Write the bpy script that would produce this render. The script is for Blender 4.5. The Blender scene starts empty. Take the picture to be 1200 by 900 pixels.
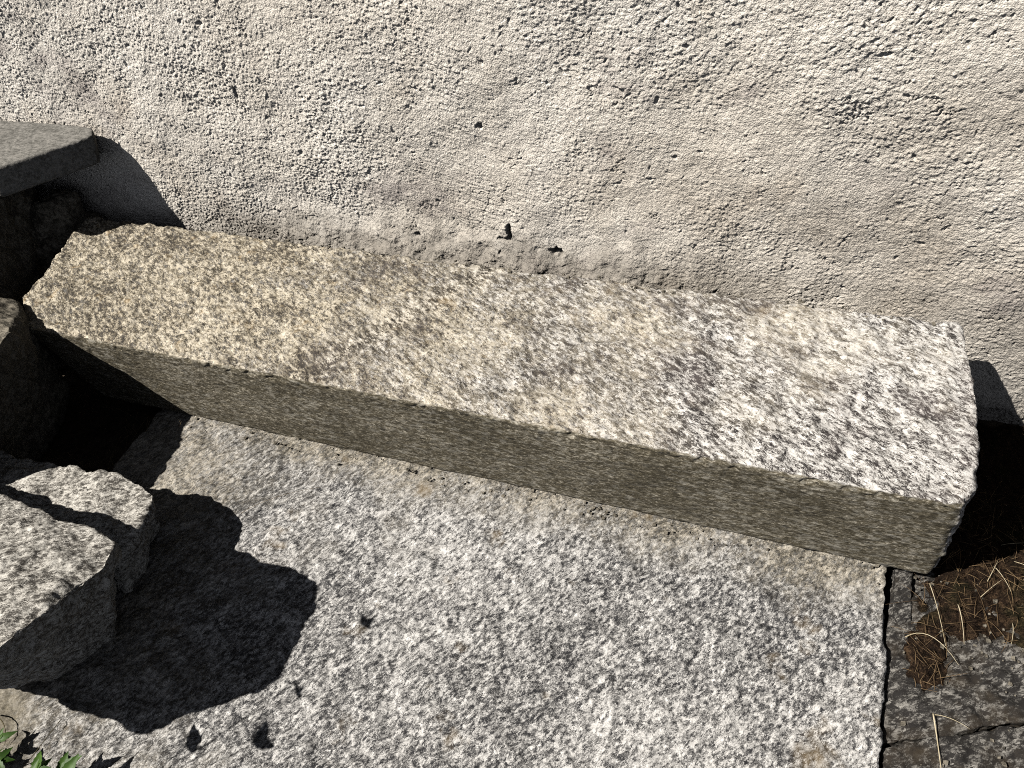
import bpy, bmesh, math, random
import numpy as np
from mathutils import Vector, Matrix

# ------------------------------------------------------------------ camera, sky, sun, exposure
scene = bpy.context.scene
C = scene.collection
CAM_POS = Vector((1.54696573, -0.70334677, 1.11994698))
PITCH, YAW, ROLL = 0.79343018, -0.48814115, -0.18972535
fw = Vector((math.sin(YAW) * math.cos(PITCH), math.cos(YAW) * math.cos(PITCH), -math.sin(PITCH)))
rt = Vector((math.cos(YAW), -math.sin(YAW), 0))
up = rt.cross(fw)
rt2 = math.cos(ROLL) * rt + math.sin(ROLL) * up
up2 = -math.sin(ROLL) * rt + math.cos(ROLL) * up
cam_d = bpy.data.cameras.new("camera")
cam = bpy.data.objects.new("camera", cam_d)
C.objects.link(cam)
cam.matrix_world = Matrix(((rt2.x, up2.x, -fw.x, CAM_POS.x), (rt2.y, up2.y, -fw.y, CAM_POS.y),
                           (rt2.z, up2.z, -fw.z, CAM_POS.z), (0, 0, 0, 1)))
cam_d.sensor_width = 36
cam_d.lens = 27.06
cam_d.clip_start = 0.02
cam_d.clip_end = 500
scene.camera = cam

SUN_AZ, SUN_EL = math.radians(40), math.radians(51.5)     # light travels towards +x and +y
to_sun = Vector((-math.cos(SUN_EL) * math.cos(SUN_AZ), -math.cos(SUN_EL) * math.sin(SUN_AZ), math.sin(SUN_EL)))
world = bpy.data.worlds.new("World")
scene.world = world
world.use_nodes = True
nt = world.node_tree
sky = nt.nodes.new("ShaderNodeTexSky")
sky.sky_type = 'NISHITA'
sky.sun_disc = False
sky.altitude = 2500
sky.air_density = 0.4
sky.dust_density = 0.2
sky.sun_elevation = SUN_EL
sky.sun_rotation = math.atan2(to_sun.x, to_sun.y)
hs = nt.nodes.new("ShaderNodeHueSaturation")      # hazy, whitish summer sky
hs.inputs["Saturation"].default_value = 0.3
nt.links.new(sky.outputs[0], hs.inputs["Color"])
nt.links.new(hs.outputs[0], nt.nodes["Background"].inputs[0])
nt.nodes["Background"].inputs[1].default_value = 0.06
sun_d = bpy.data.lights.new("sun", 'SUN')
sun_d.energy = 5.0
sun_d.angle = math.radians(0.5)
sun_d.color = (1.0, 0.955, 0.885)
sun = bpy.data.objects.new("sun", sun_d)
C.objects.link(sun)
sun.location = (-3, -3, 5)
sun.rotation_euler = to_sun.to_track_quat('Z', 'Y').to_euler()
scene.view_settings.view_transform = 'Standard'
scene.view_settings.look = 'None'
scene.view_settings.exposure = 0.2
scene.view_settings.gamma = 1.0
scene.view_settings.use_curve_mapping = False
scene.render.engine = 'CYCLES'
scene.cycles.max_bounces = 6
scene.cycles.diffuse_bounces = 0
scene.cycles.filter_width = 1.0
scene.cycles.use_denoising = False     # the denoiser smears the stone grain

# ------------------------------------------------------------------ numpy noise
rs = np.random.RandomState(11)
PERM = rs.permutation(256).astype(np.int32)
PERM = np.concatenate([PERM, PERM, PERM])
G3 = rs.normal(size=(256, 3)).astype(np.float32)
G3 /= np.linalg.norm(G3, axis=1)[:, None]
_a = rs.uniform(0, 2 * np.pi, 256)
G2 = np.stack([np.cos(_a), np.sin(_a)], 1).astype(np.float32)


def perlin3(P, seed=0):
    out = np.empty(len(P), np.float32)
    for s in range(0, len(P), 200000):
        p = P[s:s + 200000].astype(np.float32) + np.float32(seed * 17.37)
        i = np.floor(p).astype(np.int32)
        f = p - i
        u = f * f * f * (f * (f * 6 - 15) + 10)
        i &= 255
        r = []
        for dx in (0, 1):
            hx = PERM[i[:, 0] + dx]
            for dy in (0, 1):
                hy = PERM[hx + i[:, 1] + dy]
                for dz in (0, 1):
                    g = G3[PERM[hy + i[:, 2] + dz]]
                    r.append(g[:, 0] * (f[:, 0] - dx) + g[:, 1] * (f[:, 1] - dy) + g[:, 2] * (f[:, 2] - dz))
        x = [r[k] + u[:, 2] * (r[k + 1] - r[k]) for k in (0, 2, 4, 6)]
        y = [x[k] + u[:, 1] * (x[k + 1] - x[k]) for k in (0, 2)]
        out[s:s + 200000] = y[0] + u[:, 0] * (y[1] - y[0])
    return out * 1.6


def perlin2(P, seed=0):
    p = P.astype(np.float32) + np.float32(seed * 13.71)
    i = np.floor(p).astype(np.int32)
    f = p - i
    u = f * f * f * (f * (f * 6 - 15) + 10)
    i &= 255
    r = []
    for dx in (0, 1):
        hx = PERM[i[:, 0] + dx]
        for dy in (0, 1):
            g = G2[PERM[hx + i[:, 1] + dy]]
            r.append(g[:, 0] * (f[:, 0] - dx) + g[:, 1] * (f[:, 1] - dy))
    a = r[0] + u[:, 1] * (r[1] - r[0])
    b = r[2] + u[:, 1] * (r[3] - r[2])
    return (a + u[:, 0] * (b - a)) * 1.5


def worley2(P, seed=0):
    """distance to the nearest jittered point (cell size 1) and that point's random value"""
    p = P.astype(np.float32) + np.float32(seed * 9.13)
    i = np.floor(p).astype(np.int32)
    best = np.full(len(p), 9, np.float32); val = np.zeros(len(p), np.float32)
    for dx in (-1, 0, 1):
        for dy in (-1, 0, 1):
            c = i + np.array([dx, dy], np.int32)
            hsh = PERM[PERM[c[:, 0] & 255] + (c[:, 1] & 255)]
            jx = PERM[hsh + 17] / np.float32(255); jy = PERM[hsh + 91] / np.float32(255)
            d = (c[:, 0] + jx - p[:, 0]) ** 2 + (c[:, 1] + jy - p[:, 1]) ** 2
            m = d < best
            best[m] = d[m]; val[m] = hsh[m] / np.float32(255)
    return np.sqrt(best), val


def smooth(a, b, x):
    t = np.clip((x - a) / (b - a), 0, 1)
    return t * t * (3 - 2 * t)


# ------------------------------------------------------------------ object helpers
def tag(o, label=None, cat=None, group=None, kind=None):
    if label: o['label'] = label
    if cat: o['category'] = cat
    if group: o['group'] = group
    if kind: o['kind'] = kind
    return o


def empty(name, loc):
    o = bpy.data.objects.new(name, None)
    o.empty_display_size = 0.05
    o.location = loc
    C.objects.link(o)
    return o


def mesh_obj(name, verts, faces, mat, loc=(0, 0, 0), parent=None, smooth_sh=True, attrs=None):
    """verts in world space (or the parent's space); stored relative to loc"""
    me = bpy.data.meshes.new(name)
    V = np.asarray(verts, np.float32) - np.asarray(loc, np.float32)
    if isinstance(faces, np.ndarray):
        k = faces.shape[1]
        me.vertices.add(len(V))
        me.vertices.foreach_set("co", V.ravel())
        me.loops.add(faces.size)
        me.loops.foreach_set("vertex_index", faces.astype(np.int32).ravel())
        me.polygons.add(len(faces))
        me.polygons.foreach_set("loop_start", np.arange(0, faces.size, k, dtype=np.int32))
        me.update(calc_edges=True)
    else:
        me.from_pydata(V.tolist(), [], faces)
    me.polygons.foreach_set("use_smooth", np.full(len(me.polygons), smooth_sh, bool))
    for an, av in (attrs or {}).items():
        a = me.attributes.new(an, 'FLOAT', 'POINT')
        a.data.foreach_set("value", np.asarray(av, np.float32))
    me.materials.append(mat)
    o = bpy.data.objects.new(name, me)
    o.location = loc
    C.objects.link(o)
    if parent: o.parent = parent
    return o


def hull_mesh(pts, bevel=0.005, voxel=0.002, segs=2):
    """convex hull of points, edges rounded, remeshed fine; returns verts, faces, normals"""
    bm = bmesh.new()
    for p in pts: bm.verts.new(p)
    res = bmesh.ops.convex_hull(bm, input=bm.verts)
    junk = [e for e in res['geom_interior'] + res['geom_unused'] if isinstance(e, bmesh.types.BMVert)]
    if junk: bmesh.ops.delete(bm, geom=list(set(junk)), context='VERTS')
    bmesh.ops.dissolve_limit(bm, angle_limit=0.02, verts=bm.verts, edges=bm.edges)
    if bevel:
        bmesh.ops.bevel(bm, geom=list(bm.edges), offset=bevel, segments=segs, affect='EDGES', profile=0.5, clamp_overlap=True)
    bmesh.ops.recalc_face_normals(bm, faces=bm.faces)
    me = bpy.data.meshes.new("tmp"); bm.to_mesh(me); bm.free()
    o = bpy.data.objects.new("tmp", me); C.objects.link(o)
    md = o.modifiers.new("r", 'REMESH'); md.mode = 'VOXEL'; md.voxel_size = voxel
    bpy.context.view_layer.update()
    dg = bpy.context.evaluated_depsgraph_get()
    ev = o.evaluated_get(dg)
    m2 = bpy.data.meshes.new_from_object(ev)
    n = len(m2.vertices)
    V = np.empty(n * 3, np.float32); m2.vertices.foreach_get("co", V); V = V.reshape(-1, 3)
    N = np.empty(n * 3, np.float32); m2.vertex_normals.foreach_get("vector", N); N = N.reshape(-1, 3)
    F = np.empty(len(m2.loops), np.int32); m2.loops.foreach_get("vertex_index", F)
    F = F.reshape(-1, 4)
    bpy.data.objects.remove(o); bpy.data.meshes.remove(me); bpy.data.meshes.remove(m2)
    return V, F, N


def rough(V, N, layers, seed=0, stretch=None):
    """layers: (wavelength m, amplitude m, mode)"""
    P = V if stretch is None else V @ np.asarray(stretch, np.float32)
    d = np.zeros(len(V), np.float32)
    for k, (wl, amp, mode) in enumerate(layers):
        n = perlin3(P / wl, seed * 7 + k)
        if mode == 'b': n = np.abs(n) * 2 - .55          # rounded lumps, sharp valleys
        elif mode == 'r': n = .55 - np.abs(n) * 2        # sharp crests
        elif mode == 'f': n = np.tanh(n * 3)             # terraces, flat facets
        d += amp * n
    return d


# ------------------------------------------------------------------ material helpers
class Nodes:
    def __init__(self, name, rough=0.85, spec=0.3):
        self.m = bpy.data.materials.new(name)
        self.m.use_nodes = True
        self.t = self.m.node_tree
        self.b = self.t.nodes["Principled BSDF"]
        self.b.inputs["Roughness"].default_value = rough
        self.b.inputs["Specular IOR Level"].default_value = spec
        self.co = self.t.nodes.new("ShaderNodeTexCoord").outputs["Object"]

    def link(self, a, b): self.t.links.new(a, b)

    def _in(self, sock, v):
        if isinstance(v, bpy.types.NodeSocket): self.link(v, sock)
        elif v is not None: sock.default_value = v

    def mapping(self, rot=(0, 0, 0), scale=(1, 1, 1), loc=(0, 0, 0), vec=None):
        n = self.t.nodes.new("ShaderNodeMapping")
        n.inputs["Rotation"].default_value = rot
        n.inputs["Scale"].default_value = scale
        n.inputs["Location"].default_value = loc
        self.link(vec or self.co, n.inputs["Vector"])
        return n.outputs[0]

    def along(self, ang, stretch):
        """coordinates stretched along a direction lying at angle ang in the xy plane"""
        a = self.mapping((0, 0, -ang))
        return self.mapping((0, 0, 0), stretch, vec=a)

    def noise(self, scale, detail=4, rgh=.6, vec=None, dist=0):
        n = self.t.nodes.new("ShaderNodeTexNoise")
        n.inputs["Scale"].default_value = scale
        n.inputs["Detail"].default_value = detail
        n.inputs["Roughness"].default_value = rgh
        n.inputs["Distortion"].default_value = dist
        self.link(vec or self.co, n.inputs["Vector"])
        return n.outputs["Fac"]

    def voro(self, scale, vec=None, feature='F1', out="Color"):
        n = self.t.nodes.new("ShaderNodeTexVoronoi")
        n.feature = feature
        n.inputs["Scale"].default_value = scale
        self.link(vec or self.co, n.inputs["Vector"])
        return n.outputs[out]

    def math(self, op, a, b=None, c=None, clamp=False):
        n = self.t.nodes.new("ShaderNodeMath"); n.operation = op; n.use_clamp = clamp
        for k, v in enumerate((a, b, c)): self._in(n.inputs[k], v)
        return n.outputs[0]

    def ramp(self, fac, stops, interp='LINEAR'):
        n = self.t.nodes.new("ShaderNodeValToRGB")
        r = n.color_ramp; r.interpolation = interp
        while len(r.elements) < len(stops): r.elements.new(0.5)
        for e, (p, c) in zip(r.elements, stops):
            e.position = p
            e.color = (c, c, c, 1) if isinstance(c, (int, float)) else (*c, 1)
        self.link(fac, n.inputs[0])
        return n.outputs[0]

    def mix(self, fac, a, b, mode='MIX'):
        n = self.t.nodes.new("ShaderNodeMix"); n.data_type = 'RGBA'; n.blend_type = mode
        n.clamp_factor = True
        self._in(n.inputs[0], fac)
        for s, v in ((n.inputs[6], a), (n.inputs[7], b)):
            self._in(s, (*v, 1) if isinstance(v, tuple) else v)
        return n.outputs[2]

    def attr(self, name):
        n = self.t.nodes.new("ShaderNodeAttribute"); n.attribute_name = name
        return n.outputs["Fac"]

    def axis(self, k):
        n = self.t.nodes.new("ShaderNodeSeparateXYZ"); self.link(self.co, n.inputs[0])
        return n.outputs[k]

    def finish(self, col, height=None, strength=.5, dist=.002):
        self._in(self.b.inputs["Base Color"], (*col, 1) if isinstance(col, tuple) else col)
        if height is not None:
            n = self.t.nodes.new("ShaderNodeBump")
            n.inputs["Strength"].default_value = strength
            n.inputs["Distance"].default_value = dist
            self.link(height, n.inputs["Height"])
            self.link(n.outputs[0], self.b.inputs["Normal"])
        return self.m


def granite_colour(g, ang, stretch, dark=(.03, .027, .027), mid=(.2, .185, .17), light=(.8, .77, .72),
                   bias=0., grain=100., contrast=1., patch=.12):
    """banded gneiss: pale feldspar grains and dark mica drawn out along a direction"""
    v = g.along(ang, stretch)
    jit = g.t.nodes.new("ShaderNodeTexNoise"); jit.inputs["Scale"].default_value = grain * 2.2; jit.inputs["Detail"].default_value = 2
    g.link(v, jit.inputs["Vector"])
    vm = g.t.nodes.new("ShaderNodeVectorMath"); vm.operation = 'MULTIPLY_ADD'
    vm.inputs[1].default_value = (.009, .009, .009); g.link(jit.outputs["Color"], vm.inputs[0]); g.link(v, vm.inputs[2])
    vj = vm.outputs[0]

    def cells(sc):
        sp = g.t.nodes.new("ShaderNodeSeparateColor"); g.link(g.voro(sc, vj), sp.inputs[0])
        return g.math('SUBTRACT', sp.outputs[0], .5)
    n1 = g.noise(grain * .8, 4, .68, v, .3)
    n5 = g.noise(grain * 5, 2, .6)
    n3 = g.noise(grain * .24, 5, .65, v, .4)
    n4 = g.noise(5, 3, .6)
    t = g.math('MULTIPLY_ADD', g.math('SUBTRACT', n1, .5), .56, .5)
    t = g.math('MULTIPLY_ADD', g.math('SUBTRACT', n3, .5), .24, t)
    t = g.math('MULTIPLY_ADD', g.math('SUBTRACT', n4, .5), patch, t)
    t = g.math('MULTIPLY_ADD', g.math('SUBTRACT', n5, .5), .2, t)
    t = g.math('MULTIPLY_ADD', cells(grain * 1.5), .12, t)
    t = g.math('MULTIPLY_ADD', cells(grain * 3.2), .16, t)
    t = g.math('ADD', t, bias)
    w = .082 / contrast
    half = tuple(.45 * a + .55 * b for a, b in zip(mid, light))
    col = g.ramp(t, [(.5 - 1.2 * w, dark), (.5 - .3 * w, mid), (.5 + .5 * w, half), (.5 + 1.4 * w, light)])
    return col, t, v


# ------------------------------------------------------------------ materials
def mat_beam():
    g = Nodes("beam_granite", .8, .35)
    dullm = g.ramp(g.noise(7.5, 5, .68, g.mapping(loc=(3, 1, 2))), [(.5, 0), (.64, 1)])
    bias = g.math('MULTIPLY_ADD', dullm, -.05, g.math('MULTIPLY_ADD', g.axis(0), .05, -.01))
    col, h, v = granite_colour(g, math.radians(-31), (.42, 1., 1.), light=(.78, .755, .72), dark=(.028, .024, .025), grain=170, patch=.12, contrast=1.22, bias=bias)
    col = g.mix(g.math('MULTIPLY', dullm, .25), col, (.2, .165, .155))
    x = g.axis(0)
    # yellow-brown lichen film on the left two thirds
    n = g.noise(5, 5, .65)
    fac = g.math('MULTIPLY_ADD', g.math('SUBTRACT', n, .5), 1.6, g.math('MULTIPLY_ADD', x, -.62, .52))
    fac = g.ramp(fac, [(.0, 0), (.7, .78)])
    soft, h2, _ = granite_colour(g, math.radians(-31), (.5, 1., 1.), dark=(.05, .043, .032), mid=(.25, .208, .138), light=(.8, .715, .56), grain=170, contrast=1.22, patch=.12, bias=g.math('ADD', bias, .03))
    col = g.mix(fac, col, soft)
    # orange flecks
    o = g.ramp(g.noise(28, 4, .6), [(.6, 0), (.72, .5)])
    col = g.mix(g.math('MULTIPLY', o, fac), col, (.38, .25, .1))
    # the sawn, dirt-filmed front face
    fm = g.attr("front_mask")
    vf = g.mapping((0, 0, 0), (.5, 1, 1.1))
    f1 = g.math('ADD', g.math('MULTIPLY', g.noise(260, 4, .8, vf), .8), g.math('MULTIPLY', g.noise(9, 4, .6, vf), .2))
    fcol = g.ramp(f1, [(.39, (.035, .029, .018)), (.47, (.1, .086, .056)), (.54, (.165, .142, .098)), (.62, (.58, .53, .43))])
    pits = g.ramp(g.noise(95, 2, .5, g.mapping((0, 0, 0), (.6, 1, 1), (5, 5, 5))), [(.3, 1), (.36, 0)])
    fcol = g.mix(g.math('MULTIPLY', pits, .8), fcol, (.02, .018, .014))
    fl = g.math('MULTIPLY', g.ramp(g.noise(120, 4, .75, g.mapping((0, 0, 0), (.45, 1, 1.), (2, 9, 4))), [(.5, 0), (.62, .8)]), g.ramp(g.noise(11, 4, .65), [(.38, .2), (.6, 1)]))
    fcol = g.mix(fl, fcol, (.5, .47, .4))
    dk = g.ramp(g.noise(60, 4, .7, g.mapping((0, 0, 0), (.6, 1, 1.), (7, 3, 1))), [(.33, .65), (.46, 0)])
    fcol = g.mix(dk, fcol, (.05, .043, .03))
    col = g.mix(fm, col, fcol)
    hh = g.math('ADD', h, g.math('MULTIPLY', g.noise(420, 3, .6), .5))
    return g.finish(col, hh, .55, .0022)


def mat_slab():
    g = Nodes("slab_granite", .82, .3)
    col, h, v = granite_colour(g, math.radians(58), (.6, 1., 1.), dark=(.025, .025, .028), mid=(.18, .175, .17), light=(.76, .74, .71), grain=185, patch=.2, contrast=.87, bias=-.006)
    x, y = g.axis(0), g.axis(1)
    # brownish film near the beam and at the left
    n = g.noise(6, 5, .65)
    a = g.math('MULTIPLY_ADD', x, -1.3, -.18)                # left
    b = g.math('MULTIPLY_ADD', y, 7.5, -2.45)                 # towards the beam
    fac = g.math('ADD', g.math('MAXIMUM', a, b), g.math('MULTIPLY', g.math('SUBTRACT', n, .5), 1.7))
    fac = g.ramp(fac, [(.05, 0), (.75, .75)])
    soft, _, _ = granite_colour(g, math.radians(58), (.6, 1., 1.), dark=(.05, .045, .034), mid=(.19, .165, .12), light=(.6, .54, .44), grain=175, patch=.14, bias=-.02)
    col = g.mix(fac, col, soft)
    o = g.ramp(g.noise(9, 4, .6, g.mapping(loc=(1, 7, 2))), [(.62, 0), (.72, .55)])
    col = g.mix(o, col, (.2, .14, .065))
    # smooth dusty corner at the front left
    dx = g.math('SUBTRACT', x, -.62); dy = g.math('SUBTRACT', y, -.29)
    d = g.math('SQRT', g.math('ADD', g.math('MULTIPLY', dx, dx), g.math('MULTIPLY', dy, dy)))
    d = g.math('ADD', d, g.math('MULTIPLY', g.math('SUBTRACT', g.noise(16, 4, .6), .5), .12))
    m = g.ramp(d, [(.12, .85), (.2, 0)])
    dust = g.ramp(g.noise(190, 5, .75), [(.35, (.11, .095, .065)), (.55, (.24, .21, .155)), (.7, (.42, .38, .3))])
    col = g.mix(m, col, dust)
    hh = g.math('ADD', h, g.math('MULTIPLY', g.noise(380, 3, .6), .5))
    return g.finish(col, hh, .6, .0024)


def mat_stone(name, dark, mid, light, rot=0., grain=180., strength=.6, bias=0., moss=None):
    g = Nodes(name, .84, .3)
    col, h, v = granite_colour(g, rot, (.55, 1., .8), dark=dark, mid=mid, light=light, grain=grain, patch=.14, bias=bias)
    if moss:
        col = g.mix(g.ramp(g.noise(11, 5, .65), [(.5, 0), (.66, .75)]), col, moss)
    hh = g.math('ADD', h, g.math('MULTIPLY', g.noise(400, 3, .6), .5))
    return g.finish(col, hh, strength, .0024)


def mat_wall():
    g = Nodes("lime_plaster", .95, .1)
    x, z = g.axis(0), g.axis(2)
    base = g.ramp(g.math('ADD', g.noise(3.2, 6, .62), g.math('MULTIPLY', g.math('SUBTRACT', z, x), .09)), [(.28, (.55, .49, .415)), (.48, (.79, .73, .645)), (.68, (.88, .83, .755))])
    fine = g.ramp(g.noise(230, 4, .7), [(.3, .5), (.46, .95), (.7, 1.2)])
    col = g.mix(1., base, fine, 'MULTIPLY')
    # grey-violet damp film along the foot, broken up
    n = g.noise(4.2, 6, .65, g.mapping(scale=(.8, 1, 1.2)))
    f = g.math('ADD', g.math('MULTIPLY_ADD', z, -2.3, 1.06), g.math('MULTIPLY', g.math('SUBTRACT', n, .5), 2.6))
    f = g.math('ADD', f, g.math('MULTIPLY_ADD', x, .24, -.06))
    f = g.ramp(f, [(.2, 0), (1., .75)])
    col = g.mix(f, col, g.mix(g.noise(150, 4, .7), (.24, .22, .195), (.45, .42, .38)))
    # a few dull violet smears
    o = g.ramp(g.noise(3.6, 5, .7, g.mapping(loc=(2.3, 4, .4), scale=(1, 1, 1.6))), [(.56, 0), (.68, .6)])
    col = g.mix(o, col, (.3, .26, .25))
    # pinkish and sandy patches
    o = g.ramp(g.noise(6, 4, .6, g.mapping(loc=(8, 1, 1))), [(.57, 0), (.7, .25)])
    col = g.mix(o, col, (.5, .4, .29))
    # bare cement at the fillet
    cm = g.attr("cement")
    cem = g.ramp(g.noise(120, 5, .7), [(.35, (.09, .08, .066)), (.55, (.22, .195, .165)), (.7, (.4, .365, .31))])
    col = g.mix(g.math('MULTIPLY', cm, .72), col, cem)
    hh = g.math('SUBTRACT', g.math('MULTIPLY', g.noise(420, 3, .7), .8), g.math('MULTIPLY', g.voro(430, out='Distance'), .5))
    return g.finish(col, hh, .9, .0026)


def mat_plain(name, c1, c2, scale=60, rgh=.8, strength=.4, dist=.001, lo=.35, hi=.65):
    g = Nodes(name, rgh, .3)
    n = g.noise(scale, 5, .65)
    return g.finish(g.ramp(n, [(lo, c1), (hi, c2)]), n, strength, dist)


M = dict(
    beam=mat_beam(), slab=mat_slab(), wall=mat_wall(),
    grey=mat_stone("grey_gneiss", (.05, .045, .04), (.23, .215, .19), (.72, .69, .63), math.radians(25), bias=.012),
    flat=mat_stone("weathered_grey_stone", (.1, .095, .085), (.17, .165, .15), (.3, .285, .26), math.radians(10), 170, .4),
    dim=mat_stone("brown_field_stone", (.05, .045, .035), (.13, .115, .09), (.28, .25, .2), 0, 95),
    dark=mat_stone("dark_lichen_stone", (.02, .018, .017), (.06, .056, .051), (.3, .285, .26), math.radians(35), 130, .6, -.045, (.045, .033, .02)),
    soil=mat_plain("dry_soil", (.028, .02, .013), (.1, .075, .05), 70, .95, .8, .004),
    litter=None, moss=None,
)
g = Nodes("rusty_litter", .95, .1)
c = g.ramp(g.noise(90, 5, .7), [(.32, (.007, .005, .004)), (.5, (.032, .02, .013)), (.66, (.095, .06, .035))])
c = g.mix(g.ramp(g.noise(13, 4, .6), [(.5, 0), (.66, .7)]), c, g.mix(g.noise(150, 3), (.012, .014, .006), (.06, .055, .025)))
c = g.mix(1., c, g.ramp(g.noise(520, 3, .7), [(.32, .35), (.5, 1.), (.64, 2.2)]), 'MULTIPLY')
M['litter'] = g.finish(c, g.noise(260, 5, .75), 1., .008)
for nm, a, b, s in (("straw", (.42, .35, .22), (.66, .57, .4), 40), ("needle", (.07, .042, .022), (.28, .19, .1), 25),
                    ("dead_grass", (.1, .07, .035), (.26, .19, .1), 30), ("bark", (.05, .04, .02), (.12, .1, .05), 40)):
    M[nm] = mat_plain(nm, a, b, s, .7, .2, .0005)
g = Nodes("green_leaf", .5, .4)
c = g.ramp(g.noise(45, 3, .6), [(.35, (.045, .1, .018)), (.65, (.1, .2, .035))])
M['leaf'] = g.finish(c, g.noise(200, 2), .25, .0008)
tr = g.t.nodes.new("ShaderNodeBsdfTranslucent"); tr.inputs[0].default_value = (.16, .32, .03, 1)
mx = g.t.nodes.new("ShaderNodeMixShader"); mx.inputs[0].default_value = .3
g.link(g.b.outputs[0], mx.inputs[1]); g.link(tr.outputs[0], mx.inputs[2])
g.link(mx.outputs[0], g.t.nodes["Material Output"].inputs[0])

# ------------------------------------------------------------------ ground
def ground():
    ax = np.concatenate([-np.geomspace(40, .9, 22), np.linspace(-.8, 2.6, 180), 1.8 + np.geomspace(.9, 40, 22)])
    ay = np.concatenate([-np.geomspace(40, 1.1, 22), np.linspace(-1.0, .7, 100), np.geomspace(.8, 40, 22)])
    X, Y = np.meshgrid(ax, ay)
    P = np.stack([X.ravel(), Y.ravel()], 1)
    near = smooth(6, 2, np.hypot(P[:, 0] - 1, P[:, 1]))
    Z = -.062 + near * (.010 * perlin2(P / .22, 1) + .006 * perlin2(P / .06, 2) + .003 * perlin2(P / .02, 3))
    nx, ny = len(ax), len(ay)
    idx = np.arange(nx * ny).reshape(ny, nx)
    F = np.stack([idx[:-1, :-1], idx[:-1, 1:], idx[1:, 1:], idx[1:, :-1]], -1).reshape(-1, 4)
    o = mesh_obj("ground", np.column_stack([P, Z]), F, M['soil'])
    tag(o, "dry brown soil under and around the stones", "ground", kind="structure")


ground()

# ------------------------------------------------------------------ plaster wall
WY = 0.432


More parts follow.
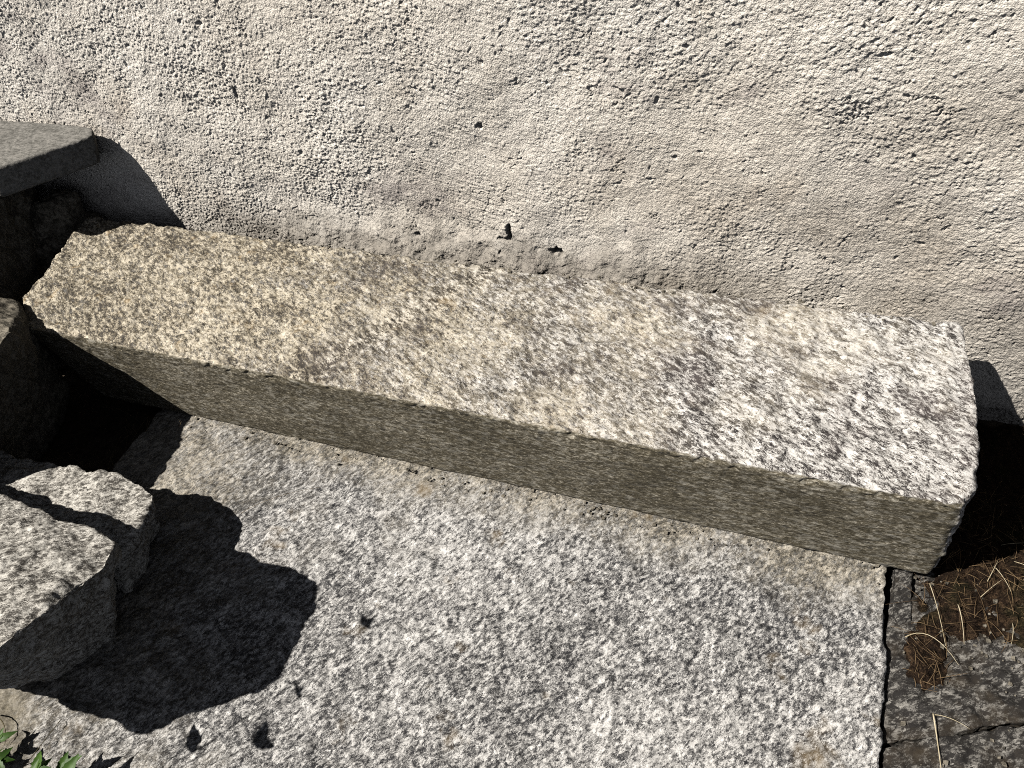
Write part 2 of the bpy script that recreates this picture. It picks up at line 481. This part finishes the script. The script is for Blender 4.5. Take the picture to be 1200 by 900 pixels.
def wall():
    fine = .00135
    ax = np.concatenate([np.linspace(-1.6, -.26, 60), np.arange(-.25, 2.08, fine), np.linspace(2.09, 3.2, 50)])
    az = np.concatenate([np.linspace(-.15, -.075, 6), np.arange(-.07, .86, fine), np.linspace(.87, 1.9, 50)])
    X, Z = np.meshgrid(ax, az)
    P = np.stack([X.ravel(), Z.ravel()], 1).astype(np.float32)
    x, z = P[:, 0], P[:, 1]
    # stretched coordinates: crevices run level on the right, upright on the left
    w = smooth(.5, 1.3, x + .15 * perlin2(P / .5, 40))
    ps = P * np.stack([1.25 - .5 * w, .85 + .45 * w], 1)
    warp = np.stack([perlin2(P / .02, 31), perlin2(P / .02, 32)], 1) * .0045
    q = P + warp
    qs = ps + warp
    n_big = perlin2(P / .42, 3) * .010 + perlin2(P / .16, 4) * .0055
    n_mid = perlin2(q / .055, 5) * .0022 + perlin2(q / .026, 6) * .0010
    q2 = q + np.stack([perlin2(P / .007, 33), perlin2(P / .007, 34)], 1) * .0012
    d1, v1 = worley2(P * np.stack([1.1 - .3 * w, .95 + .3 * w], 1) / .0062, 3)
    d2, v2 = worley2(P / .0036, 8)
    d3, v3 = worley2(P / .015, 5)
    gr = .0016 * v1 * smooth(.85, .1, d1) + .0019 * (v2 - .1) * smooth(.85, .1, d2) + .0010 * v3 * smooth(.9, .2, d3) + .0010 * perlin2(q / .0075, 47) - .0016
    am = .72 + .5 * smooth(-.5, .6, perlin2(P / .2, 9) + .5 * perlin2(P / .05, 39))
    h = n_big + n_mid + gr * am * (1 - .25 * w)
    # short crevices, only in places
    ca = .5 * w
    rx_, rz_ = x * np.cos(ca) + z * np.sin(ca), z * np.cos(ca) - x * np.sin(ca)
    cr = np.abs(perlin2(np.stack([rx_ / (.05 + .05 * w), rz_ / .042], 1), 10) + .22 * perlin2(q / .010, 12) + .12 * perlin2(q / .004, 42))
    cm = smooth(.2, .7, perlin2(P / .07, 11) + .1)
    h -= .0048 * cm * (1 - smooth(.0, .05, cr)) * smooth(-.35, .25, perlin2(q / .02, 43))
    pit = perlin2(q2 / .014, 13)
    h -= .0042 * smooth(.55, .85, pit) * smooth(-.3, .4, perlin2(P / .17, 14))
    # rough cement fillet filling the joint behind the granite block
    top = .248 + .022 * perlin2(np.stack([x / .14, x * 0 + 3.3], 1), 15) + .012 * perlin2(np.stack([x / .035, x * 0 + 1.3], 1), 16)
    top += .03 * np.exp(-((x - .99) / .06) ** 2)
    mx_ = smooth(.36, .6, x) * smooth(1.5, 1.2, x)
    fil = smooth(-.03, .13, top - z + .012 * perlin2(q / .03, 35)) * mx_
    h += fil * (.042 + .008 * perlin2(P / .035, 17)) + .005 * fil * perlin2(P / .014, 18) + fil * .5 * gr
    # holes broken into the fillet
    for hx, hz, rx, rz, dep in ((1.003, .258, .005, .015, .05), (.992, .243, .014, .004, .02), (1.10, .229, .012, .007, .04), (.80, .232, .006, .005, .025),
                                (.975, .475, .006, .005, .012), (.47, .52, .004, .013, .008)):
        dd = np.sqrt(((x - hx) / rx) ** 2 + ((z - hz) / rz) ** 2) + .55 * perlin2(q / .011, 19) + .25 * perlin2(q / .004, 20)
        h -= dep * smooth(1.25, .6, dd)
    nx, nz = len(ax), len(az)
    V = np.column_stack([x, WY - h, z])
    idx = np.arange(nx * nz).reshape(nz, nx)
    F = np.stack([idx[:-1, :-1], idx[:-1, 1:], idx[1:, 1:], idx[1:, :-1]], -1).reshape(-1, 4)
    # body of the wall behind the plastered face
    rim = np.concatenate([idx[0, :], idx[1:, -1], idx[-1, -2::-1], idx[-2:0:-1, 0]])
    nb = len(V)
    back = V[rim].copy(); back[:, 1] = WY + .35
    V = np.concatenate([V, back])
    k = np.arange(len(rim)); k2 = np.roll(k, -1)
    F = np.concatenate([F, np.stack([rim[k2], rim[k], nb + k, nb + k2], 1)])
    bi = {int(r): nb + i for i, r in enumerate(rim)}
    F = np.concatenate([F, np.array([[bi[int(idx[0, 0])], bi[int(idx[-1, 0])], bi[int(idx[-1, -1])], bi[int(idx[0, -1])]]])])
    cem = smooth(-.05, .05, top - .005 - z + .02 * perlin2(q / .035, 36) + .012 * perlin2(q / .009, 37)) * smooth(.1, .4, x) * smooth(1.7, 1.2, x)
    cem = np.concatenate([cem, np.zeros(len(rim))])
    o = mesh_obj("plaster_wall", V, F, M['wall'], (.9, WY, -.15), attrs=dict(cement=cem))
    tag(o, "sunlit beige wall in rough pitted lime plaster behind the long granite block", "wall")


wall()

# ------------------------------------------------------------------ stones
def stone(name, pts, mat, layers, label, cat, voxel=.002, bevel=.006, seed=1, group=None, post=None, attrs=None, kind=None, stretch=None, segs=2):
    V, F, N = hull_mesh(pts, bevel, voxel, segs)
    d = rough(V, N, layers, seed, stretch)
    if post: d = post(V, N, d)
    at = attrs(V, N) if attrs else None
    V = V + N * d[:, None]
    lo, hi = V.min(0), V.max(0)
    o = mesh_obj(name, V, F, mat, (float(lo[0] + hi[0]) / 2, float(lo[1] + hi[1]) / 2, float(lo[2])), attrs=at)
    return tag(o, label, cat, group, kind)


H = .225
beam_pts = [(-.058, .368, H), (.008, .085, H - .004), (.105, .0, H), (1.0, -.001, H), (1.788, -.002, H), (1.806, .05, H), (1.814, .2, H), (1.795, .362, H), (.9, .366, H),
            (-.02, .36, 0), (.05, .1, 0), (.15, .026, 0), (1.802, .032, 0), (1.80, .2, 0), (1.78, .35, 0)]


def beam_post(V, N, d):
    front = smooth(.55, .8, -N[:, 1])
    d2 = rough(V, N, [(.25, .0018, ''), (.03, .0009, ''), (.011, .0006, ''), (.006, .0005, '')], 9, np.diag([.5, 1, 1]))
    d = d * (1 - front) + d2 * front
    # chips along the front arris
    e = np.hypot(V[:, 1], V[:, 2] - H)
    d -= np.exp(-(e / .016) ** 2) * (.007 * smooth(.05, .6, perlin3(V / .05, 61)) + .004 * smooth(.1, .6, perlin3(V / .017, 62)))
    # dished and worn right part of the top, low swell on the left
    x, y = V[:, 0], V[:, 1]
    topm = smooth(.6, .9, N[:, 2])
    d -= topm * .006 * np.exp(-((x - 1.3) / .28) ** 2 - ((y - .2) / .13) ** 2)
    return d


stone("granite_block", beam_pts, M['beam'],
      [(.35, .0045, ''), (.11, .0032, ''), (.045, .0024, 'f'), (.02, .0016, 'f'), (.0095, .0015, ''), (.0048, .0011, '')],
      "long rough-topped granite block lying along the plaster wall on the paving slab", "granite block",
      voxel=.0019, bevel=.007, seed=2, post=beam_post,
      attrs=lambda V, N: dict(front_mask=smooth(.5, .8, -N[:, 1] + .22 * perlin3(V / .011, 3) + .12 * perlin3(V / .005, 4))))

slab_pts = [(.30, .25, 0), (1.738, .25, 0), (1.741, -.2, 0), (1.748, -.40, 0), (1.756, -1.05, 0), (.33, -1.05, 0), (.37, -.3, 0),
            (.30, .25, -.13), (1.732, .25, -.13), (1.742, -1.05, -.13), (.33, -1.05, -.13)]
stone("paving_slab", slab_pts, M['slab'],
      [(.5, .003, ''), (.12, .0028, ''), (.045, .0022, 'f'), (.02, .0015, 'f'), (.0095, .0014, ''), (.005, .0011, '')],
      "large pale grey granite paving slab lying in front of the long block", "stone slab", voxel=.002, bevel=.005, seed=4)

ROUGH = [(.2, .006, ''), (.07, .005, 'f'), (.03, .0028, 'f'), (.013, .0018, ''), (.006, .0012, '')]
# front left: the tall near stone and the lower one behind it
stone("field_stone", [(.18, -.345, .255), (.46, -.36, .264), (.58, -.366, .268), (.702, -.375, .262), (.724, -.42, .27), (.70, -.50, .295), (.705, -.575, .312), (.55, -.70, .31), (.2, -.68, .29),
                      (.2, -.36, .03), (.54, -.385, .02), (.575, -.43, .0), (.53, -.52, .0), (.44, -.55, .0), (.2, -.56, .0)], M['grey'], ROUGH,
      "nearer and taller of two angular grey stones with sunlit tops at the left", "stone", seed=5, voxel=.002, bevel=.003)
stone("field_stone", [(.10, -.228, .126), (.36, -.218, .131), (.51, -.212, .137), (.577, -.228, .132), (.598, -.325, .126), (.592, -.355, .126), (.12, -.355, .12),
                      (.12, -.22, .0), (.50, -.225, .0), (.54, -.3, .0), (.54, -.356, .0), (.12, -.356, .0)], M['grey'], ROUGH,
      "low grey stone half in shadow, wedged behind the taller stone at the left", "stone", seed=6, voxel=.002, bevel=.003)
# the stacked pile against the wall at the upper left
stone("flat_stone", [(-.62, .425, .43), (-.05, .424, .43), (.055, .42, .43), (.074, .395, .428), (.068, .378, .428), (-.070, .221, .43), (-.12, .245, .43), (-.18, .275, .43), (-.6, .30, .43),
                     (-.6, .42, .365), (.03, .41, .36), (.064, .385, .362), (-.070, .223, .364), (-.12, .247, .36), (-.18, .275, .36), (-.6, .30, .365)], M['flat'],
      [(.2, .003, ''), (.05, .0012, ''), (.014, .0007, ''), (.006, .0006, '')],
      "flat grey stone slab capping the pile at the upper left against the plaster wall", "stone slab", seed=7, voxel=.002, bevel=.005)
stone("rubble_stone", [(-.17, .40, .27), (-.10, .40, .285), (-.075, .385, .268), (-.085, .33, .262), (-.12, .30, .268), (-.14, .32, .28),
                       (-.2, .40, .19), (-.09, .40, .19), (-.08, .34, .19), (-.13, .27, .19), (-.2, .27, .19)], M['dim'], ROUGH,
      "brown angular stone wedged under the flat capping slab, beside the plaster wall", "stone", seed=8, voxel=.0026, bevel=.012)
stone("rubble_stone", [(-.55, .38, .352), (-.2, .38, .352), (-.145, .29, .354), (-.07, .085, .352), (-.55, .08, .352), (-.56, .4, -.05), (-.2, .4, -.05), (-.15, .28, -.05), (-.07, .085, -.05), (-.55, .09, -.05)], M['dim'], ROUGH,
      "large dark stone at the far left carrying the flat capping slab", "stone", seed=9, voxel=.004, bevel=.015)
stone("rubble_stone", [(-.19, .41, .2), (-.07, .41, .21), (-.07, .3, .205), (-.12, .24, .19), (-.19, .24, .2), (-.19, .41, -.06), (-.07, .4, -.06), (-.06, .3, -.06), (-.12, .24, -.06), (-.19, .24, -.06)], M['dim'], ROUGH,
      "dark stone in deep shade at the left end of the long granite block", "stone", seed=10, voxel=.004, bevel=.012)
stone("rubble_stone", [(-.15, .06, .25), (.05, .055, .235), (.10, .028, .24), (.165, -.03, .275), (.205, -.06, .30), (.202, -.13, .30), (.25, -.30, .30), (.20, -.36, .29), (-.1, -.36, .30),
                       (-.15, .06, -.05), (.0, .04, -.05), (.06, -.05, -.05), (.08, -.2, -.05), (.10, -.33, -.05), (-.1, -.36, -.05)], M['dim'], ROUGH,  # darker stone material puts the deep shade of its body into the colour
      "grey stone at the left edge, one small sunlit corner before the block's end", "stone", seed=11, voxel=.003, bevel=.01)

# the darker broken paving at the right
DARK = [(.25, .005, ''), (.08, .004, ''), (.03, .003, 'f'), (.014, .0018, ''), (.007, .0012, '')]
def crack_y(x): return -.2035 + .505 * (x - 1.815)


stone("broken_slab", [(1.754, .045, -.024), (1.7475, -.10, -.017), (1.747, crack_y(1.747), -.012), (1.90, crack_y(1.90) + .001, -.011), (2.3, crack_y(2.3) + .002, -.02), (2.3, .2, -.03), (1.80, .06, -.024),
                      (1.754, .05, -.12), (1.747, crack_y(1.747), -.12), (2.3, crack_y(2.3), -.12), (2.3, .2, -.12)], M['dark'], DARK,
      "dark mossy piece of broken paving beyond the crack, right of the pale slab", "stone slab", seed=12, voxel=.0022, bevel=.0025)
stone("broken_slab", [(1.748, crack_y(1.748) - .003, -.014), (1.90, crack_y(1.90) - .0055, -.014), (2.3, crack_y(2.3) - .007, -.022), (2.3, -.7, -.015), (1.757, -.7, -.014),
                      (1.75, crack_y(1.75) - .004, -.12), (2.3, crack_y(2.3) - .008, -.12), (2.3, -.7, -.12), (1.76, -.7, -.12)], M['dark'], DARK,
      "dark grey piece of broken paving on the near side of the crack", "stone slab", seed=13, voxel=.0022, bevel=.0025)
stone("stone_chip", [(1.754, .05, -.010), (1.78, .05, -.010), (1.779, -.04, -.011), (1.762, -.055, -.012), (1.753, -.03, -.011), (1.752, .05, -.06), (1.78, .05, -.06), (1.776, -.05, -.06), (1.754, -.05, -.06)], M['dark'],
      [(.05, .002, ''), (.015, .0012, 'b'), (.006, .0007, '')],
      "small dark stone strip standing in the gap under the block's near corner", "stone", seed=14, voxel=.002, bevel=.003)

# litter of needles and moss in the corner behind the broken paving
def litter_h(P):
    x, y = P[:, 0], P[:, 1]
    edge = y - (-.075 + .30 * (x - 1.86)) + .035 * perlin2(P / .06, 21) + .02 * perlin2(P / .022, 22)
    left = x - (1.792 - .10 * np.clip(y, -.2, .02)) + .018 * perlin2(P / .03, 23)
    m = smooth(0, .05, edge) * smooth(0, .03, left)
    # a second tongue reaching down along the pale slab
    t = 1 - smooth(.018, .05, np.hypot((x - 1.80) / 1.0, (y + .10) / 3.2) + .01 * perlin2(P / .02, 24))
    m = np.maximum(m, t * smooth(-.19, -.14, y))
    z = -.043 + m * (.032 - .045 * smooth(.06, .3, y)) + m * (.006 * perlin2(P / .05, 25) + .004 * np.abs(perlin2(P / .016, 26)) + .0035 * perlin2(P / .0075, 27))
    return z, m


def litter():
    ax = np.arange(1.76, 2.34, .0028); ay = np.arange(-.25, .43, .0028)
    X, Y = np.meshgrid(ax, ay)
    P = np.stack([X.ravel(), Y.ravel()], 1).astype(np.float32)
    z, m = litter_h(P)
    nx, ny = len(ax), len(ay)
    idx = np.arange(nx * ny).reshape(ny, nx)
    F = np.stack([idx[:-1, :-1], idx[:-1, 1:], idx[1:, 1:], idx[1:, :-1]], -1).reshape(-1, 4)
    keep = (m[F] > .04).any(1)
    F = F[keep]
    used = np.unique(F); mp = np.full(len(P), -1); mp[used] = np.arange(len(used))
    V = np.column_stack([P, z])[used]; F = mp[F]
    # short dead fibres standing in the mat
    rr = np.random.RandomState(3)
    n = 9000
    pc = P[rr.choice(len(P), n, p=(m / m.sum()))] + rr.normal(0, .004, (n, 2)).astype(np.float32)
    zc, mc = litter_h(pc)
    an = rr.uniform(0, 2 * np.pi, n); L = rr.uniform(.003, .010, n); tilt = rr.uniform(-.1, .9, n)
    dirv = np.stack([np.cos(an), np.sin(an), tilt], 1) * L[:, None]
    side = np.stack([-np.sin(an), np.cos(an), np.zeros(n)], 1) * .0005
    base = np.column_stack([pc, np.maximum(zc, -.019)])
    upv = np.array([0, 0, .0006])
    tri = np.stack([base - side, base + side, base + upv, base + dirv], 1).reshape(-1, 3)
    k = len(V) + 4 * np.arange(n)
    F3 = np.concatenate([np.stack([k, k + 1, k + 3, k + 3], 1), np.stack([k + 1, k + 2, k + 3, k + 3], 1), np.stack([k + 2, k, k + 3, k + 3], 1)])
    V = np.concatenate([V, tri])
    faces = [tuple(f) for f in F.tolist()] + [tuple(f[:3]) for f in F3.tolist()]
    o = mesh_obj("moss_litter", V, faces, M['litter'], (1.9, .1, -.05))
    tag(o, "rust-brown mat of moss and rotted needles right of the granite block", "litter", kind="stuff")


litter()

# ------------------------------------------------------------------ thin things
def tube(path, radii, n=5):
    V, F = [], []
    path = [Vector(p) for p in path]
    for i, p in enumerate(path):
        t = (path[min(i + 1, len(path) - 1)] - path[max(i - 1, 0)]).normalized()
        a = t.cross(Vector((0.13, .21, 1)) if abs(t.z) < .9 else Vector((1, 0, 0))).normalized()
        b = t.cross(a)
        r = radii if isinstance(radii, (int, float)) else radii[i]
        for k in range(n):
            an = 2 * math.pi * k / n
            V.append(p + r * (math.cos(an) * a + math.sin(an) * b))
    for i in range(len(path) - 1):
        for k in range(n):
            k2 = (k + 1) % n
            F.append((i * n + k, i * n + k2, (i + 1) * n + k2, (i + 1) * n + k))
    F.append(tuple(range(n - 1, -1, -1)))
    F.append(tuple((len(path) - 1) * n + k for k in range(n)))
    return V, F


def bez(a, b, c, n=8):
    a, b, c = Vector(a), Vector(b), Vector(c)
    return [(1 - t) ** 2 * a + 2 * t * (1 - t) * b + t * t * c for t in [i / (n - 1) for i in range(n)]]


rnd = random.Random(5)


def needles():
    V, F = [], []
    n = 0
    while n < 650:
        x, y = rnd.uniform(1.77, 2.2), rnd.uniform(-.2, .26)
        z, m = litter_h(np.array([[x, y]], np.float32))
        if m[0] < rnd.uniform(.2, .9): continue
        a = rnd.uniform(0, 2 * math.pi); L = rnd.choice([.012, .02, .03, .045]) * rnd.uniform(.7, 1.3)
        z0 = float(z[0]) + rnd.uniform(0, .006)
        d = Vector((math.cos(a), math.sin(a), rnd.uniform(-.12, .35)))
        p = Vector((x, y, z0)); e = p + d * L
        ze = float(litter_h(np.array([[e.x, e.y]], np.float32))[0][0])
        e.z = max(e.z, ze + .001)
        mid = (p + e) / 2 + Vector((rnd.uniform(-1, 1), rnd.uniform(-1, 1), rnd.uniform(.1, .8))) * L * .16
        v, f = tube(bez(p, mid, e, 4), [.0003, .0004, .0003, .0002], 4)
        o = len(V); V += v; F += [tuple(i + o for i in q) for q in f]
        n += 1
    ob = mesh_obj("pine_needles", V, F, M['needle'], (1.9, .1, -.03))
    tag(ob, "scattered tan pine needles lying over the brown moss mat", "needles", kind="stuff")


needles()


def strand(name, pts, r, mat, label, cat, group):
    path = bez(*pts, 10)
    rad = [.7 * r * (1 - .55 * i / 9) for i in range(10)]
    v, f = tube(path, rad, 6)
    o = mesh_obj(name, v, f, mat, tuple(path[0]))
    return tag(o, label, cat, group)


GRP_A = "dry straws on the dark paving"
strand("straw", [(1.806, -.180, -.002), (1.812, -.21, -.006), (1.818, -.258, -.008)], .0016, M['straw'], "thick pale straw lying straight across the dark slab near the crack", "straw", GRP_A)
strand("straw", [(1.808, -.180, -.004), (1.826, -.178, .002), (1.851, -.186, -.005)], .0008, M['straw'], "thin straw meeting the thick pale one at its top end", "straw", GRP_A)
strand("straw", [(1.770, -.075, -.006), (1.80, -.05, .010), (1.838, -.10, -.002)], .0010, M['straw'], "long arched straw over the brown moss beside the pale slab", "straw", GRP_A)
strand("straw", [(1.800, .02, .0), (1.81, -.02, .008), (1.822, -.075, -.003)], .0009, M['straw'], "bent pale straw just below the block's near corner", "straw", GRP_A)
strand("straw", [(1.838, -.005, .0), (1.843, -.03, .006), (1.846, -.065, -.004)], .0011, M['straw'], "short upright pale straw in the middle of the moss mat", "straw", GRP_A)
GRP_B = "pale straws on the litter by the wall corner"
k = 0
for x, y, a, L in ((1.905, .13, .3, .06), (1.92, .10, -.5, .07), (1.93, .07, .1, .08), (1.95, .12, .6, .06), (1.89, .08, -1.1, .05), (1.94, .02, -.3, .07), (1.88, .05, 1.2, .05), (1.96, .05, .2, .06), (1.91, -.01, -1.6, .04), (1.87, .02, .9, .05)):
    z = float(litter_h(np.array([[x, y]], np.float32))[0][0])
    e = (x + L * math.cos(a), y + L * math.sin(a))
    ze = float(litter_h(np.array([e], np.float32))[0][0])
    strand("straw", [(x, y, z + .003), ((x + e[0]) / 2, (y + e[1]) / 2, max(z, ze) + .014), (e[0], e[1], ze + .004)], .0008, M['straw'],
           "fine pale straw among the needles on the brown litter at the right edge", "straw", GRP_B)

# dry grass lying in the shade left of the slab
GRP_C = "dead grass blades in the shade by the stones"
for i in range(46):
    x = rnd.uniform(.2, .36); y = rnd.uniform(-.18, .0)
    a = rnd.choice([.5, .9, 2.6, -.3]) + rnd.uniform(-.5, .5); L = rnd.uniform(.03, .08)
    z0 = -.05
    strand("grass_blade", [(x, y, z0), (x + .5 * L * math.cos(a), y + .5 * L * math.sin(a), z0 + rnd.uniform(.02, .05)), (min(x + L * math.cos(a), .39), min(y + L * math.sin(a), .0), .004 + rnd.uniform(.0, .015))],
           rnd.uniform(.0005, .0009), M['dead_grass'], "thin dead grass blade in the dark gap between the stones and the block", "grass blade", GRP_C)
strand("grass_blade", [(.655, -.165, .012), (.70, -.12, .03), (.79, -.065, .012)], .0006, M['dead_grass'], "thin dark grass blade arching out of the stone shadow over the sunlit slab", "grass blade", None)
strand("grass_blade", [(.64, -.47, .14), (.60, -.44, .20), (.63, -.40, .235)], .0006, M['straw'], "pale grass blade against the shaded side of the nearer stone", "grass blade", None)
GRP_D = "dry stems on the slab's front left corner"
strand("dry_stem", [(.59, -.57, .006), (.60, -.60, .02), (.585, -.655, .006)], .0010, M['bark'], "forked dry stem lying on the dusty slab corner, the longer of the two", "stem", GRP_D)
strand("dry_stem", [(.475, -.60, .008), (.52, -.60, .02), (.53, -.63, .006)], .0014, M['bark'], "curled brown stem at the left edge of the dusty slab corner", "stem", GRP_D)

# ------------------------------------------------------------------ weeds in the lower left corner
def leaf_mesh(L, W, teeth=4, bend=.3):
    """one toothed leaf blade, folded along the midrib"""
    V, F = [], []
    n = 15
    for i in range(n):
        t = i / (n - 1)
        w = W * math.sin(math.pi * min(1, t ** .8)) ** .8 * (1 - .25 * t)
        saw = 1 - .28 * ((t * teeth) % 1.0)
        w = max(w * saw, .0004)
        z = -bend * L * t * t
        for s, zz in ((-1, .3 * w), (-.5, .1 * w), (0, 0), (.5, .1 * w), (1, .3 * w)):
            V.append((L * t - .1 * abs(s) * L * t * (1 - t), s * w, z + zz))
    for i in range(n - 1):
        for k in range(4):
            a = i * 5 + k
            F.append((a, a + 1, a + 6, a + 5))
    m = len(V)
    V += [(x, y, z - .0003) for x, y, z in V]
    F += [tuple(m + q for q in reversed(f)) for f in F]
    return V, F


def weed(base, stems, label, seed):
    r = random.Random(seed)
    root = empty("weed_plant", base)
    tag(root, label, "weed", "weeds at the lower left corner")
    for (tip, nl, size) in stems:
        tip = Vector(tip)
        path = bez((0, 0, -.02), (tip.x * .2, tip.y * .2, tip.z * .7), tip, 10)
        v, f = tube(path, [.0016 * (1 - .06 * i) for i in range(10)], 6)
        mesh_obj("stem", v, f, M['leaf'], parent=root)
        for k in range(nl):
            t = 1 - .75 * k / max(1, nl)
            p = path[min(9, int(t * 9))]
            az = r.uniform(0, 2 * math.pi) if k else math.atan2(tip.y, tip.x)
            for j in range(3):
                L = size * r.uniform(.75, 1.1)
                v, f = leaf_mesh(L, L * .3, 5, r.uniform(.05, .45))
                M4 = Matrix.Translation(p) @ Matrix.Rotation(az + (j - 1) * .85, 4, 'Z') @ Matrix.Rotation(-r.uniform(-.3, .5), 4, 'Y') @ Matrix.Rotation(r.uniform(-.4, .4), 4, 'X')
                mesh_obj("leaf", [M4 @ Vector(q) for q in v], f, M['leaf'], parent=root)
    return root


weed((.62, -.695, .0), [((.03, .03, .05), 2, .042), ((.075, .045, .05), 3, .042), ((.05, .06, .035), 2, .035), ((.01, .05, .03), 2, .03)], "green toothed weed sprouting at the bottom edge, right of the round-leaved one", 3)
weed((.535, -.675, .0), [((.0, .02, .05), 3, .028), ((.03, .02, .04), 3, .026), ((.0, .045, .03), 2, .024)], "small green weed in the extreme lower left corner of the photo", 4)
weed((.73, -.665, .0), [((.05, .03, .035), 2, .03)], "small green sprig poking up at the bottom edge, rightmost of the weeds", 6)
weed((.60, -.80, .0), [((.03, .21, .58), 1, .03), ((.05, .14, .46), 2, .03), ((.10, .12, .34), 2, .032), ((.06, .13, .25), 2, .035), ((.12, .1, .2), 2, .03)], "tall weed just out of frame whose leaf shadows fall on the pale slab", 8)


# ------------------------------------------------------------------ crumbs in the joints
def crumbs():
    r = random.Random(21)
    V, F = [], []
    for i in range(420):
        if i % 3 == 0:
            x, y, z = r.uniform(.4, 1.73), r.gauss(.012, .012), .003
            if y > .03: continue
        elif i % 3 == 1:
            x = r.uniform(.25, 1.78); y = r.uniform(.345, .37); z = .224
        else:
            x, y = r.uniform(1.77, 1.95), r.uniform(-.28, .05); z = -.012
        R = r.choice([.0010, .0014, .002, .003]) * r.uniform(.7, 1.3)
        o = len(V)
        for k in range(8):
            d = Vector(((k & 1) - .5, ((k >> 1) & 1) - .5, (k >> 2) - .5)) * 1.6
            d = Vector((d.x * r.uniform(.5, 1.3), d.y * r.uniform(.5, 1.3), d.z * r.uniform(.4, 1.)))
            V.append((x + R * d.x, y + R * d.y, z + R * d.z))
        F += [tuple(o + q for q in f) for f in ((0, 2, 3, 1), (4, 5, 7, 6), (0, 1, 5, 4), (2, 6, 7, 3), (0, 4, 6, 2), (1, 3, 7, 5))]
    ob = mesh_obj("stone_crumbs", V, F, M['dim'], (1.0, .1, 0), smooth_sh=False)
    tag(ob, "brown grit and stone crumbs lying in the joints of the block", "grit", kind="stuff")


crumbs()
